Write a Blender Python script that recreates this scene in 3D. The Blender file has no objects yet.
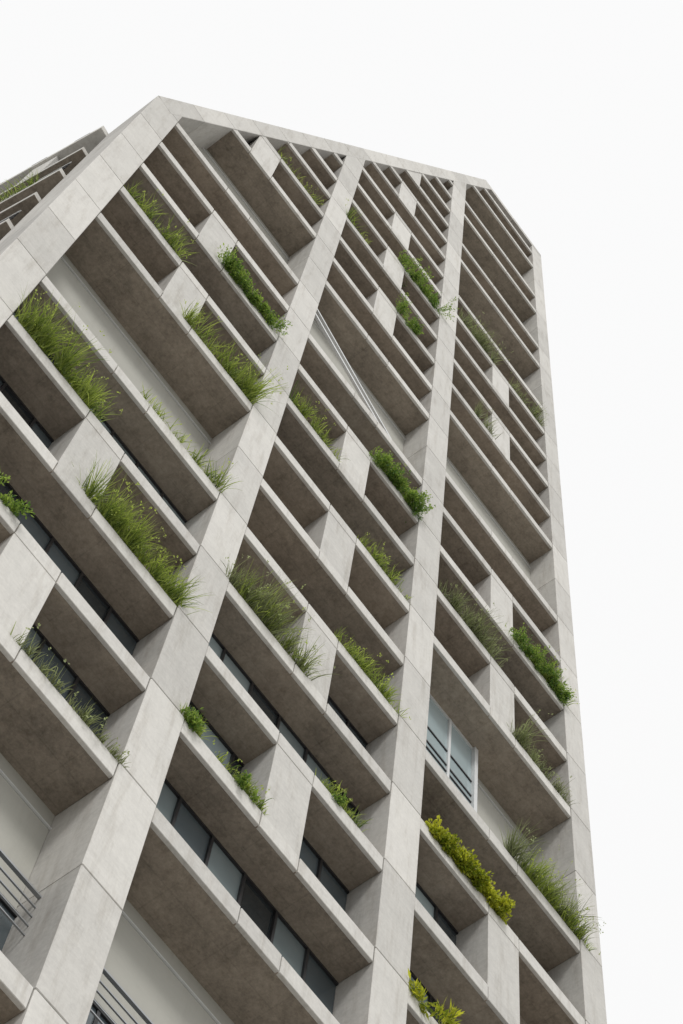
import bpy, bmesh, math, random
from mathutils import Vector, Matrix
random.seed(11)
D=12.4; CZ=1.6
def WX(x): return x*D
def WZ(z): return CZ+z*D
def SZ(m): return WZ(2.943+0.2425*m)
F=0.2425*D
scene=bpy.context.scene
DEP=1.0      # depth of the ordinary recesses
CORE=1.72    # front plane of the solid core
SH=0.225     # half height of slab edge beams

# ---------------------------------------------------------------- materials
def nodes(name):
    m=bpy.data.materials.new(name); m.use_nodes=True
    nt=m.node_tree; b=nt.nodes["Principled BSDF"]
    return m,nt,b
def concrete(name,base,var=0.16,stain=(0.6,0.55,0.5),stain_amt=0.35,bump=0.25,tone_amt=0.22,boards=0.0,fine=1.0):
    m,nt,b=nodes(name); N=nt.nodes; L=nt.links
    tc=N.new("ShaderNodeTexCoord")
    def noise(scale,detail,rough,sc=(1,1,1)):
        mp=N.new("ShaderNodeMapping"); mp.inputs["Scale"].default_value=sc
        L.new(tc.outputs["Object"],mp.inputs["Vector"])
        n=N.new("ShaderNodeTexNoise"); n.inputs["Scale"].default_value=scale
        n.inputs["Detail"].default_value=detail; n.inputs["Roughness"].default_value=rough
        L.new(mp.outputs[0],n.inputs["Vector"]); return n
    n1=noise(0.8,6,0.66); n2=noise(1.5,7,0.72,(2.6,2.6,0.3)); n3=noise(14,5,0.75); n4=noise(3.0,4,0.65,(0.3,1,3.0))
    n5=noise(5.0,6,0.8,(1.0,1.0,0.45))
    at=N.new("ShaderNodeAttribute"); at.attribute_name="tone"
    def math_(op,a,bv,c=None):
        x=N.new("ShaderNodeMath"); x.operation=op
        for i,v in enumerate((a,bv,c)):
            if v is None: continue
            if isinstance(v,(int,float)): x.inputs[i].default_value=v
            else: L.new(v,x.inputs[i])
        return x.outputs[0]
    s=math_('MULTIPLY_ADD',math_('SUBTRACT',n1.outputs["Fac"],0.5),var*2.4,1.0)
    s=math_('MULTIPLY_ADD',math_('SUBTRACT',n4.outputs["Fac"],0.5),var*1.4,s)
    s=math_('MULTIPLY_ADD',math_('SUBTRACT',n3.outputs["Fac"],0.5),var*2.4*fine,s)
    s=math_('MULTIPLY_ADD',math_('SUBTRACT',n5.outputs["Fac"],0.5),var*2.0*fine,s)
    s=math_('MULTIPLY_ADD',math_('SUBTRACT',at.outputs["Fac"],0.5),tone_amt,s)
    if boards:
        sep=N.new("ShaderNodeSeparateXYZ"); L.new(tc.outputs["Object"],sep.inputs[0])
        fr=math_('FRACT',math_('MULTIPLY',sep.outputs["X"],1/1.22),None)
        s=math_('MULTIPLY_ADD',math_('LESS_THAN',fr,0.02),-boards,s)
        fr=math_('FRACT',math_('MULTIPLY',sep.outputs["Y"],1/0.5),None)
        s=math_('MULTIPLY_ADD',math_('LESS_THAN',fr,0.045),-boards,s)
    cr=N.new("ShaderNodeValToRGB"); cr.color_ramp.elements[0].position=0.50; cr.color_ramp.elements[1].position=0.68
    L.new(n2.outputs["Fac"],cr.inputs[0])
    mx=N.new("ShaderNodeMix"); mx.data_type='RGBA'
    mx.inputs[6].default_value=(*base,1); mx.inputs[7].default_value=tuple(base[i]*stain[i] for i in range(3))+(1,)
    L.new(math_('MULTIPLY',cr.outputs[0],stain_amt),mx.inputs[0])
    vm=N.new("ShaderNodeVectorMath"); vm.operation='SCALE'
    L.new(mx.outputs[2],vm.inputs[0]); L.new(s,vm.inputs["Scale"])
    L.new(vm.outputs[0],b.inputs["Base Color"])
    b.inputs["Roughness"].default_value=0.85
    b.inputs["Specular IOR Level"].default_value=0.25
    bp=N.new("ShaderNodeBump"); bp.inputs["Strength"].default_value=bump; bp.inputs["Distance"].default_value=0.015
    L.new(n3.outputs["Fac"],bp.inputs["Height"]); L.new(bp.outputs[0],b.inputs["Normal"])
    return m
M_FRONT=concrete("fair_faced_concrete",(0.575,0.562,0.53),0.14,stain=(.68,.65,.61),stain_amt=0.55,tone_amt=.22,bump=.18)
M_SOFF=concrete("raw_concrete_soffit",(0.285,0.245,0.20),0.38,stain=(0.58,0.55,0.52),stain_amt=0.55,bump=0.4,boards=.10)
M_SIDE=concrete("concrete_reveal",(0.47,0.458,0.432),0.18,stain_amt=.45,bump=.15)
M_STUCCO=concrete("pale_stucco",(0.42,0.415,0.375),0.06,stain_amt=0.15,bump=0.1,tone_amt=0.05,fine=.4)
def simple(name,col,rough=0.5,metal=0.0,tone=0.0,noise_scale=3.0):
    m,nt,b=nodes(name); N=nt.nodes; L=nt.links
    at=N.new("ShaderNodeAttribute"); at.attribute_name="tone"
    ns=N.new("ShaderNodeTexNoise"); ns.inputs["Scale"].default_value=noise_scale
    tc=N.new("ShaderNodeTexCoord"); L.new(tc.outputs["Object"],ns.inputs["Vector"])
    a=N.new("ShaderNodeMath"); a.operation='MULTIPLY_ADD'; L.new(at.outputs["Fac"],a.inputs[0]); a.inputs[1].default_value=tone; a.inputs[2].default_value=1-tone/2-0.1
    c=N.new("ShaderNodeMath"); c.operation='MULTIPLY_ADD'; L.new(ns.outputs["Fac"],c.inputs[0]); c.inputs[1].default_value=0.2; L.new(a.outputs[0],c.inputs[2])
    vm=N.new("ShaderNodeVectorMath"); vm.operation='SCALE'; vm.inputs[0].default_value=col; L.new(c.outputs[0],vm.inputs["Scale"])
    L.new(vm.outputs[0],b.inputs["Base Color"]); b.inputs["Roughness"].default_value=rough; b.inputs["Metallic"].default_value=metal
    return m
M_GLASS=simple("dark_window_glass",(0.055,0.068,0.075),0.05,tone=1.5)
M_CURT=simple("curtained_window_glass",(0.24,0.29,0.30),0.07,tone=0.9,noise_scale=1.5)
M_FRAME=simple("anodised_dark_frame",(0.02,0.02,0.022),0.4)
M_WFRAME=simple("pale_aluminium_frame",(0.62,0.63,0.63),0.4)
M_RAIL=simple("steel_railing",(0.35,0.36,0.37),0.35,0.6)
M_JOINT=simple("joint_sealant",(0.08,0.08,0.075),0.9)
MATS=[M_FRONT,M_SOFF,M_SIDE,M_STUCCO,M_GLASS,M_CURT,M_FRAME,M_WFRAME,M_RAIL,M_JOINT]
FR,SO,SI,ST,GL,CU,DF,WF,RA,JO=range(10)

class Mesh:
    def __init__(s): s.v=[];s.f=[];s.m=[];s.t=[]
    def quadbox(s,pts,mats,tone):
        o=len(s.v); s.v+=pts
        fs=[(0,4,6,2),(1,3,7,5),(0,1,5,4),(2,6,7,3),(0,2,3,1),(4,5,7,6)]
        for f,mt in zip(fs,mats):
            s.f.append(tuple(o+i for i in f)); s.m.append(mt); s.t.append(tone)
    def box(s,x0,x1,y0,y1,z0,z1,mat=FR,bottom=None,side=None,tone=None,T=None):
        if x1-x0<1e-4 or z1-z0<1e-4: return
        if tone is None: tone=random.random()
        pts=[(x,y,z) for x in (x0,x1) for y in (y0,y1) for z in (z0,z1)]
        if T: pts=[T(p) for p in pts]
        bt=mat if bottom is None else bottom; sd=mat if side is None else side
        s.quadbox(pts,[bt,mat,mat,mat,sd,sd],tone)
    def make(s,name,parent=None,cuts=(),fill=False,bevel=0.0,mats=None):
        me=bpy.data.meshes.new(name); me.from_pydata(s.v,[],s.f)
        for m in (mats or MATS): me.materials.append(m)
        me.polygons.foreach_set("material_index",s.m)
        at=me.attributes.new("tone",'FLOAT','FACE'); at.data.foreach_set("value",s.t)
        if cuts or fill:
            bm=bmesh.new(); bm.from_mesh(me)
            for co,no in cuts:
                bmesh.ops.bisect_plane(bm,geom=bm.verts[:]+bm.edges[:]+bm.faces[:],plane_co=co,plane_no=no,clear_outer=True)
            if fill: bmesh.ops.holes_fill(bm,edges=[e for e in bm.edges if e.is_boundary])
            bmesh.ops.recalc_face_normals(bm,faces=bm.faces[:])
            bm.to_mesh(me); bm.free()
        me.update()
        ob=bpy.data.objects.new(name,me); scene.collection.objects.link(ob)
        if parent: ob.parent=parent
        if bevel:
            b=ob.modifiers.new("bevel",'BEVEL'); b.width=bevel; b.segments=1; b.limit_method='ANGLE'
        return ob

tower=bpy.data.objects.new("apartment_tower",None); scene.collection.objects.link(tower)
P0=(WX(0.127),WZ(4.66)); P1=(WX(1.306),WZ(8.70)); P2=(WX(1.695),WZ(8.70))
tl=math.hypot(P1[0]-P0[0],P1[1]-P0[1]); tx,tz=(P1[0]-P0[0])/tl,(P1[1]-P0[1])/tl
nx,nz=-tz,tx
def cuts(off):
    return [((P0[0]-nx*off,0,P0[1]-nz*off),(nx,0,nz)),((0,0,P2[1]-off),(0,0,1))]

PIERS=[(0.127,0.198),(0.637,0.706),(1.114,1.188),(1.630,1.695)]
MMIN,MMAX=-12,24
BAYS=[
 dict(panels={-11,-9,-7,-3,-1,3,5,9},doubles={-5:1.12,1:1.12,7:1.02},
      win={-2:(0.2,0.637,.86),-3:(0.44,0.637,.84),0:(0.2,0.637,.87),-1:(0.2,0.40,.86),4:(.2,.6,1)},),
 dict(panels={-12,-10,-8,-6,-2,0,2,4,9,11,13,15,17},doubles={-5:1.12,6:.90},
      win={-3:(.71,1.12,.82),-2:(.71,1.12,.84),-1:(.71,1.12,.84),0:(.95,1.12,.86),1:(.90,1.12,.95),3:(.71,1.12,1),5:(.8,1.12,.98)}),
 dict(panels={-11,-9,-7,-5,-1,3,5,10,12},doubles={1:1.2,7:.90,14:1.0,17:1.0,20:1.0},
      win={-1:(1.19,1.37,.84),-3:(1.19,1.6,.86),0:(1.19,1.62,1),-2:(1.19,1.62,.9),4:(1.3,1.62,1)}),
]
# piers
pm=Mesh()
for a,b in PIERS:
    x0,x1=WX(a),WX(b)
    pm.box(x0+.02,x1-.02,0.022,CORE+.03,0,SZ(MMAX)+3,JO,side=JO)
    z=SZ(MMIN)-2.0
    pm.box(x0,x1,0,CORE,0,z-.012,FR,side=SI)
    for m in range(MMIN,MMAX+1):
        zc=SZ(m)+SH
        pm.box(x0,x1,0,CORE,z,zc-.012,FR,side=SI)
        z=zc+.012
pm.make("piers",tower,cuts(0.03),bevel=0.012)

# slabs & panels
sm=Mesh(); wm=Mesh(); rm=Mesh()
for bi,B in enumerate(BAYS):
    x0=WX(PIERS[bi][1]); x1=WX(PIERS[bi+1][0]); xm=(x0+x1)/2; pw=0.50
    dbl=B['doubles']
    for m in range(MMIN,MMAX+1):
        if (m-1) in dbl: continue
        z=SZ(m)
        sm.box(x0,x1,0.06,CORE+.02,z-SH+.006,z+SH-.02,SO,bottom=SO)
        xs=[x0+.004,xm-pw,xm+pw,x1-.004]
        for i in range(3):
            sm.box(xs[i]+.010,xs[i+1]-.010,0.018,0.10,z-SH,z+SH,FR,bottom=FR)
    for k in range(MMIN,MMAX):
        zb=SZ(k)+SH; zt=SZ(k+1)-SH
        win=B['win'].get(k)
        if k in B['panels']:
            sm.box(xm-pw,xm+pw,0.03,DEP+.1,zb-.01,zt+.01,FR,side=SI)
        if k in dbl:
            dp=dbl[k]; zt2=SZ(k+2)-SH
            sm.box(x0,x1,dp,CORE+.02,zb-.2,zt2+.1,ST)
            wm.box(x0,x1,dp-.035,dp-.003,zt2-0.42,zt2-0.39,WF)
            if k<0:
                for h in (-.95,-.72,-.49,-.26):
                    rm.box(x0,x1,dp-.45,dp-.425,SZ(k+1)+h,SZ(k+1)+h+.025,RA)
                rm.box(x0,x1,dp-.48,dp-.42,SZ(k+1)-.02,SZ(k+1)+.02,RA)
                n=6; w=(x1-x0)/n
                for i in range(n):
                    wm.box(x0+i*w,x0+i*w+.06,dp-.08,dp-.004,zb,SZ(k+1)-.1,DF)
                    wm.box(x0+i*w+.06,x0+(i+1)*w,dp-.05,dp-.004,zb,SZ(k+1)-.12,GL)
                wm.box(x0,x1,dp-.09,dp-.004,SZ(k+1)-.13,SZ(k+1)-.03,DF)
        elif (k-1) not in dbl:
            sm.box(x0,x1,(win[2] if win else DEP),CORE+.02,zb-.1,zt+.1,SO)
        if win:
            a,b,dp=win; zbw=zt-1.7
            xa,xb=max(WX(a),x0+.01),min(WX(b),x1-.01); n=max(2,round((xb-xa)/0.78)); w=(xb-xa)/n
            y=dp-.004
            wm.box(xa,xb,y-.09,y,zt-.05,zt+.02,DF)
            for i in range(n):
                xx=xa+i*w
                wm.box(xx,xx+.055,y-.10,y,zbw,zt-.04,DF)
                wm.box(xx+.055,xx+w,y-.045,y,zbw,zt-.04,CU if random.random()<.35 else GL)
# glazed room in the double opening of the east bay
zt=SZ(3)-SH; xa,xb=WX(1.18),WX(1.405); YG=.88
for i in range(3):
    xx=xa+(xb-xa)*i/3
    wm.box(xx,xx+.08,YG-.05,YG+.06,SZ(1),zt,WF if i!=1 else DF)
    wm.box(xx+.08,xx+(xb-xa)/3,YG,YG+.05,SZ(1),zt-.05,CU,tone=.75+.45*random.random())
wm.box(xb,xb+.12,YG-.10,1.2,SZ(1),zt,WF)
wm.box(xa,xb,YG-.04,YG+.06,zt-.08,zt+.01,WF)
for h in (1.7,2.4,2.7):
    wm.box(xa,xb,YG-.03,YG+.055,zt-h-.05,zt-h,DF)
def slant(ms,xa,za,xb,zb,th,y0,y1,mat):
    pts=[]
    for (x,z) in ((xa,za),(xb,zb)):
        for y in (y0,y1):
            for dz in (-th,th): pts.append((x,y,z+dz))
    ms.quadbox(pts,[mat]*6,.6)
slant(wm,WX(.707),WZ(4.615),WX(1.01),WZ(4.405),.07,.10,.18,WF)
slant(wm,WX(.707),WZ(4.70),WX(1.10),WZ(4.415),.06,.20,.27,WF)
sm.make("floor_slabs",tower,cuts(0.03),bevel=0.010)
wm.make("windows",tower,cuts(0.2))
rm.make("railings",tower)

# roof edge beams
bm_=Mesh()
def beam(pa,pb,th,proud,seg):
    L=math.hypot(pb[0]-pa[0],pb[1]-pa[1]); ux,uz=(pb[0]-pa[0])/L,(pb[1]-pa[1])/L; qx,qz=uz,-ux
    n=max(1,round(L/seg))
    for i in range(n):
        s0=L*i/n+.012; s1=L*(i+1)/n-.012
        pts=[]
        for s in (s0,s1):
            for y in (-proud,CORE+.1):
                for h in (th,0):
                    pts.append((pa[0]+ux*s+qx*h,y,pa[1]+uz*s+qz*h))
        bm_.quadbox(pts,[SI,FR,FR,FR,FR,FR],random.random())
beam(P0,P1,0.62,0.004,3.1)
beam(P1,P2,0.55,0.008,2.4)
bm_.make("roof_edge_beam",tower,bevel=.012)

# core body
TH=math.radians(8)
core=Mesh()
cx0,cx1=WX(.125)+1.0,WX(1.695)-.03
YB=14.0
pts=[]
for (x,y) in ((cx0,CORE),(cx0-(YB)*math.tan(TH),YB),(cx1,CORE),(cx1,YB)):
    for z in (0,WZ(9)): pts.append((x,y,z))
core.quadbox(pts,[SO,SI,SO,FR,SO,FR],.5)
core.make("building_core",tower,cuts(0.3),fill=True)

# left (side) facade
lf=Mesh()
ox,oy=WX(.127),0.0
def T(p):
    u,w,z=p
    return (ox-math.sin(TH)*u+math.cos(TH)*w, oy+math.cos(TH)*u+math.sin(TH)*w, z)
top=WZ(4.66)
us=[(CORE+.01,5.4),(6.0,10.4),(11.0,14.2)]
SL=.16
for m in range(MMIN,9):
    z=SZ(m)
    if z>top-1.2: break
    for i,(a,b) in enumerate(us):
        pr=random.choice([0,0.0,0.15,0.3]) if i else 0
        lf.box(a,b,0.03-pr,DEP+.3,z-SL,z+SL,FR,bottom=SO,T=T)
        if (m+i)%3==0: lf.box((a+b)/2-.4,(a+b)/2+.4,.06,DEP,z+SL-.01,z+F-SL+.01,FR,side=SI,T=T)
        n=5; w=(b-a)/n
        for j in range(n):
            lf.box(a+j*w,a+j*w+.06,.62,.75,z+SL,z+F-SL,DF,T=T)
            lf.box(a+j*w+.06,a+(j+1)*w,.68,.75,z+SL,z+F-SL,GL,T=T)
        for h in (.35,.6,.85,1.1):
            if (m+i)%2: lf.box(a,b,.08,.11,z+SL+h,z+SL+h+.03,DF if h<1 else WF,T=T)
for a,b in ((5.4,6.0),(10.4,11.0),(14.2,14.8)):
    z=0
    while z<top:
        lf.box(a,b,0,DEP+.3,z,min(z+F-.016,top),FR,T=T); z+=F
lf.box(CORE+.01,14.8,-.02,DEP,top-.38,top,FR,T=T)
for j in range(9):
    u=2.2+j*1.4
    lf.box(u,u+.5,-.02,.4,top,top+random.choice((.12,.2,.3)),DF,T=T)
lf.make("side_facade",tower,bevel=.01)

# ---------------------------------------------------------------- plants
def leafmat(name,c1,c2):
    m,nt,b=nodes(name); N=nt.nodes; L=nt.links
    at=N.new("ShaderNodeAttribute"); at.attribute_name="tone"
    cr=N.new("ShaderNodeValToRGB"); cr.color_ramp.elements[0].color=(*c1,1); cr.color_ramp.elements[1].color=(*c2,1)
    L.new(at.outputs["Fac"],cr.inputs[0]); L.new(cr.outputs[0],b.inputs["Base Color"])
    b.inputs["Roughness"].default_value=.55
    tr=N.new("ShaderNodeBsdfTranslucent"); L.new(cr.outputs[0],tr.inputs[0])
    mx=N.new("ShaderNodeMixShader"); mx.inputs[0].default_value=.5
    L.new(b.outputs[0],mx.inputs[1]); L.new(tr.outputs[0],mx.inputs[2])
    L.new(mx.outputs[0],N["Material Output"].inputs[0])
    return m
LG=leafmat("grass_leaves",(0.08,0.14,0.02),(0.52,0.62,0.12))
LB=leafmat("shrub_leaves",(0.06,0.15,0.02),(0.42,0.55,0.10))
LY=leafmat("yellow_shrub_leaves",(0.14,0.20,0.01),(0.72,0.72,0.06))
LD=leafmat("dry_grass_leaves",(0.12,0.13,0.06),(0.40,0.46,0.20))
def blade(ms,base,d,length,width,droop,tone,seg=5):
    p=Vector(base); d=Vector(d).normalized(); side=d.cross(Vector((random.uniform(-1,1),random.uniform(-1,1),.3))).normalized()
    o=len(ms.v); st=length/seg
    for i in range(seg+1):
        w=width*(1-(i/seg)**1.6)*.5+.001
        ms.v.append(tuple(p-side*w)); ms.v.append(tuple(p+side*w))
        p=p+d*st; d=(d+Vector((0,0,-droop/seg*(i+1)*.5))).normalized()
    for i in range(seg):
        a=o+2*i; ms.f.append((a,a+1,a+3,a+2)); ms.m.append(0); ms.t.append(tone)
    return p
def leaf(ms,p,d,L,W,tone):
    d=d.normalized(); s=d.cross(Vector((random.gauss(0,1),random.gauss(0,1),random.gauss(0,1)))).normalized()
    n=d.cross(s); o=len(ms.v)
    ms.v+=[tuple(p),tuple(p+d*L*.5+s*W*.5+n*W*.12),tuple(p+d*L),tuple(p+d*L*.5-s*W*.5+n*W*.12)]
    ms.f.append((o,o+1,o+2,o+3)); ms.m.append(0); ms.t.append(tone)
def grass(name,m,a,b,density,h,mat,lean=.5,clump=.22,floor=.25):
    ms=Mesh(); x0,x1=WX(a),WX(b); z=SZ(m)+SH-.02
    n=max(2,int((x1-x0)/clump))
    ph=random.uniform(0,6)
    for c in range(n):
        cx=x0+(x1-x0)*(c+random.random())/n
        env=max(floor,.72+.42*math.sin(cx*2.3+ph)+random.uniform(-.25,.35))
        hh=h*random.uniform(.55,1.1)*(.65+.4*env); cy=random.uniform(-.01,.10); ct=random.uniform(-.18,.15)
        for i in range(int(density*clump*env*random.uniform(.6,1.4))):
            t=min(1,max(0,random.gauss(.5+ct,.25)))
            tip=blade(ms,(cx+random.gauss(0,.08),cy+random.uniform(-.03,.05),z),
                  (random.gauss(0,.36),random.gauss(-lean,.30),1),hh*random.uniform(.45,1.3),random.uniform(.012,.025),random.uniform(.3,1.9),t)
            if random.random()<.06:
                for q in range(4): leaf(ms,tip+Vector([random.gauss(0,.02) for _ in range(3)]),Vector((random.gauss(0,1),random.gauss(0,1),1)),.05,.03,.95)
        if random.random()<.35:
            for i in range(random.randint(3,9)):
                blade(ms,(cx+random.gauss(0,.1),.0,z+.02),(random.gauss(0,.4),-.8,.3),random.uniform(.2,.5),.014,3.0,random.random())
    ms.make(name,mats=[mat])
def shrub(name,m,a,b,count,r,mat,L=.07,W=.035,yo=0.0):
    ms=Mesh(); x0,x1=WX(a),WX(b); z=SZ(m)+SH
    n=max(2,int((x1-x0)/.22))
    for c in range(n):
        cx=x0+(x1-x0)*(c+random.uniform(.1,.9))/n; rr=r*random.choice((.5,.75,.9,1.05,1.25))
        cc=Vector((cx,random.uniform(-.14,.02)+yo,z+rr*random.uniform(-.2,.5)))
        ct=random.uniform(-.18,.18)
        for s in range(int(count/24)):
            dirv=Vector((random.gauss(0,1),random.gauss(-.3,1),random.gauss(.15,.9))).normalized()
            tip=cc+dirv*rr*random.uniform(.5,1.35); base=cc-Vector((0,-.05,rr*.5))
            blade(ms,base,(tip-base),(tip-base).length,.01,.1,.2,3)
            for j in range(24):
                q=base.lerp(tip,random.uniform(.35,1.0))+Vector((random.gauss(0,.035),random.gauss(0,.035),random.gauss(0,.035)))
                dd=dirv+Vector((random.gauss(0,.8),random.gauss(0,.8),random.gauss(0,.8)))
                leaf(ms,q,dd,L*random.uniform(.6,1.3),W*random.uniform(.7,1.3),min(1,max(0,.45+ct+dirv.z*.25+random.gauss(0,.22))))
    ms.make(name,mats=[mat])
G,S="ornamental_grass","balcony_shrub"
grass(G,0,.207,.40,560,.76,LG)
grass(G,4,.212,.375,260,.62,LG)
shrub(S,5,.44,.62,560,.31,LB)
grass(G,3,.44,.635,380,.74,LG)
grass(G,-1,.44,.637,640,.78,LG,floor=.6)
shrub(S,-2,.27,.365,230,.15,LB)
grass("trailing_plant",-3,.44,.63,220,.36,LD,lean=.9)
grass(G,-2,.705,.735,420,.3,LG); shrub(S,-2,.705,.725,220,.13,LB); grass(G,-2,.77,.87,240,.32,LG); shrub(S,-2,.80,.86,120,.10,LB)
grass(G,0,.71,.90,360,.78,LD); grass(G,0,.72,.90,130,.65,LG)
grass(G,1,.94,1.11,270,.48,LG)
grass(G,-1,.97,1.05,280,.34,LG); shrub(S,-1,.98,1.03,130,.11,LB)
shrub(S,5,.955,1.112,620,.31,LB); grass(G,5,.95,1.11,160,.48,LG)
grass(G,4,.71,.86,200,.44,LG)
grass(G,3,.95,1.10,180,.38,LG)
shrub(S,12,.92,1.10,480,.46,LB)
shrub(S,10,.93,1.03,340,.34,LB)
grass(G,11,.71,.79,170,.5,LG)
grass(G,13,1.20,1.38,220,.9,LD); grass(G,13,1.45,1.62,190,.75,LD)
grass(G,10,1.28,1.38,130,.6,LD)
grass(G,4,1.19,1.40,300,.8,LD)
shrub(S,5,1.44,1.63,460,.27,LB); grass(G,5,1.42,1.63,200,.6,LG)
grass(G,3,1.44,1.62,270,.6,LD)
shrub("golden_shrub",0,1.205,1.405,760,.25,LY,L=.085,W=.05,yo=.03)
grass(G,1,1.41,1.63,400,.8,LD,floor=.6); grass(G,1,1.46,1.66,240,.58,LG,lean=1.0)
shrub("broadleaf_plant",-2,1.20,1.29,60,.20,LY,L=.2,W=.05)
grass(G,10,.45,.60,110,.4,LG)
grass(G,1,.44,.63,150,.45,LG)
ms=Mesh()
for i in range(300):
    u=random.uniform(2.4,5.2); p=T((u,random.uniform(-.02,.1),SZ(5)+SL))
    blade(ms,p,(random.gauss(-.3,.3),random.gauss(0,.3),.9),random.uniform(.2,.6),.02,1.2,random.random())
ms.make("side_balcony_grass",mats=[LG])

# ---------------------------------------------------------------- ground
def sheet(name,x0,x1,y0,y1,z,mat):
    me=bpy.data.meshes.new(name); me.from_pydata([(x0,y0,z),(x1,y0,z),(x1,y1,z),(x0,y1,z)],[],[(0,1,2,3)])
    me.materials.append(mat); o=bpy.data.objects.new(name,me); scene.collection.objects.link(o)
GM=concrete("pale_ground",(0.38,0.37,0.35),.15); PM=concrete("pavement_slabs",(0.44,0.43,0.41),.1)
sheet("ground",-1500,1500,-1500,1500,-0.14,GM)
kb=Mesh(); kb.box(-120,140,-24,-.3,-.139,0.0,0); kb.make("pavement",mats=[PM])
RM=concrete("asphalt",(0.06,0.06,0.06),.2); sheet("road",-120,140,-33,-24.0,-0.13,RM)
mk=Mesh()
for i in range(-20,24): mk.box(i*6,i*6+3,-28.6,-28.45,-.129,-.122,0)
mk.make("road_markings",mats=[M_WFRAME])

# ---------------------------------------------------------------- light
w=bpy.data.worlds.new("World"); scene.world=w; w.use_nodes=True
nt=w.node_tree; N=nt.nodes; L=nt.links; bg=N["Background"]
SD=Vector((-.35,-.62,.72)).normalized()
el=math.asin(SD.z); rot=math.atan2(SD.x,SD.y)
sky=N.new("ShaderNodeTexSky"); sky.sky_type='NISHITA'; sky.sun_disc=False; sky.sun_elevation=el; sky.sun_rotation=rot
sky.dust_density=5
sc=N.new("ShaderNodeVectorMath"); sc.operation='SCALE'; sc.inputs["Scale"].default_value=0.1; L.new(sky.outputs[0],sc.inputs[0])
hs=N.new("ShaderNodeHueSaturation"); hs.inputs["Saturation"].default_value=.25; L.new(sc.outputs[0],hs.inputs["Color"])
mx=N.new("ShaderNodeMix"); mx.data_type='RGBA'; mx.inputs[0].default_value=.95; L.new(hs.outputs[0],mx.inputs[6]); mx.inputs[7].default_value=(1.0,1.0,1.0,1)
L.new(mx.outputs[2],bg.inputs[0]); bg.inputs[1].default_value=1.0
sl=bpy.data.lights.new("sun",'SUN'); sl.energy=1.7; sl.angle=math.radians(14); sl.color=(1,.985,.96)
so=bpy.data.objects.new("sun",sl); scene.collection.objects.link(so); so.rotation_euler=SD.to_track_quat('Z','Y').to_euler(); so.location=(0,-30,60)

# ---------------------------------------------------------------- camera
cd=bpy.data.cameras.new("camera"); co=bpy.data.objects.new("camera",cd); scene.collection.objects.link(co)
r=Vector((.6024,-.7953,.0685)); d=Vector((.7650,.5507,-.3339)); f=Vector((.2278,.2536,.9402))
f.normalize(); r=(r-f*r.dot(f)).normalized()
mt=Matrix.Identity(4)
up=-d; up=(up-f*up.dot(f)-r*up.dot(r)).normalized()
for i in range(3): mt[i][0]=r[i]; mt[i][1]=up[i]; mt[i][2]=-f[i]
mt.translation=Vector((0,-D,CZ)); co.matrix_world=mt
cd.sensor_fit='VERTICAL'; cd.sensor_height=36; cd.lens=36*2140/1024; cd.clip_end=4000; cd.clip_start=.1
scene.camera=co
scene.view_settings.view_transform='Standard'; scene.view_settings.look='None'; scene.view_settings.exposure=0
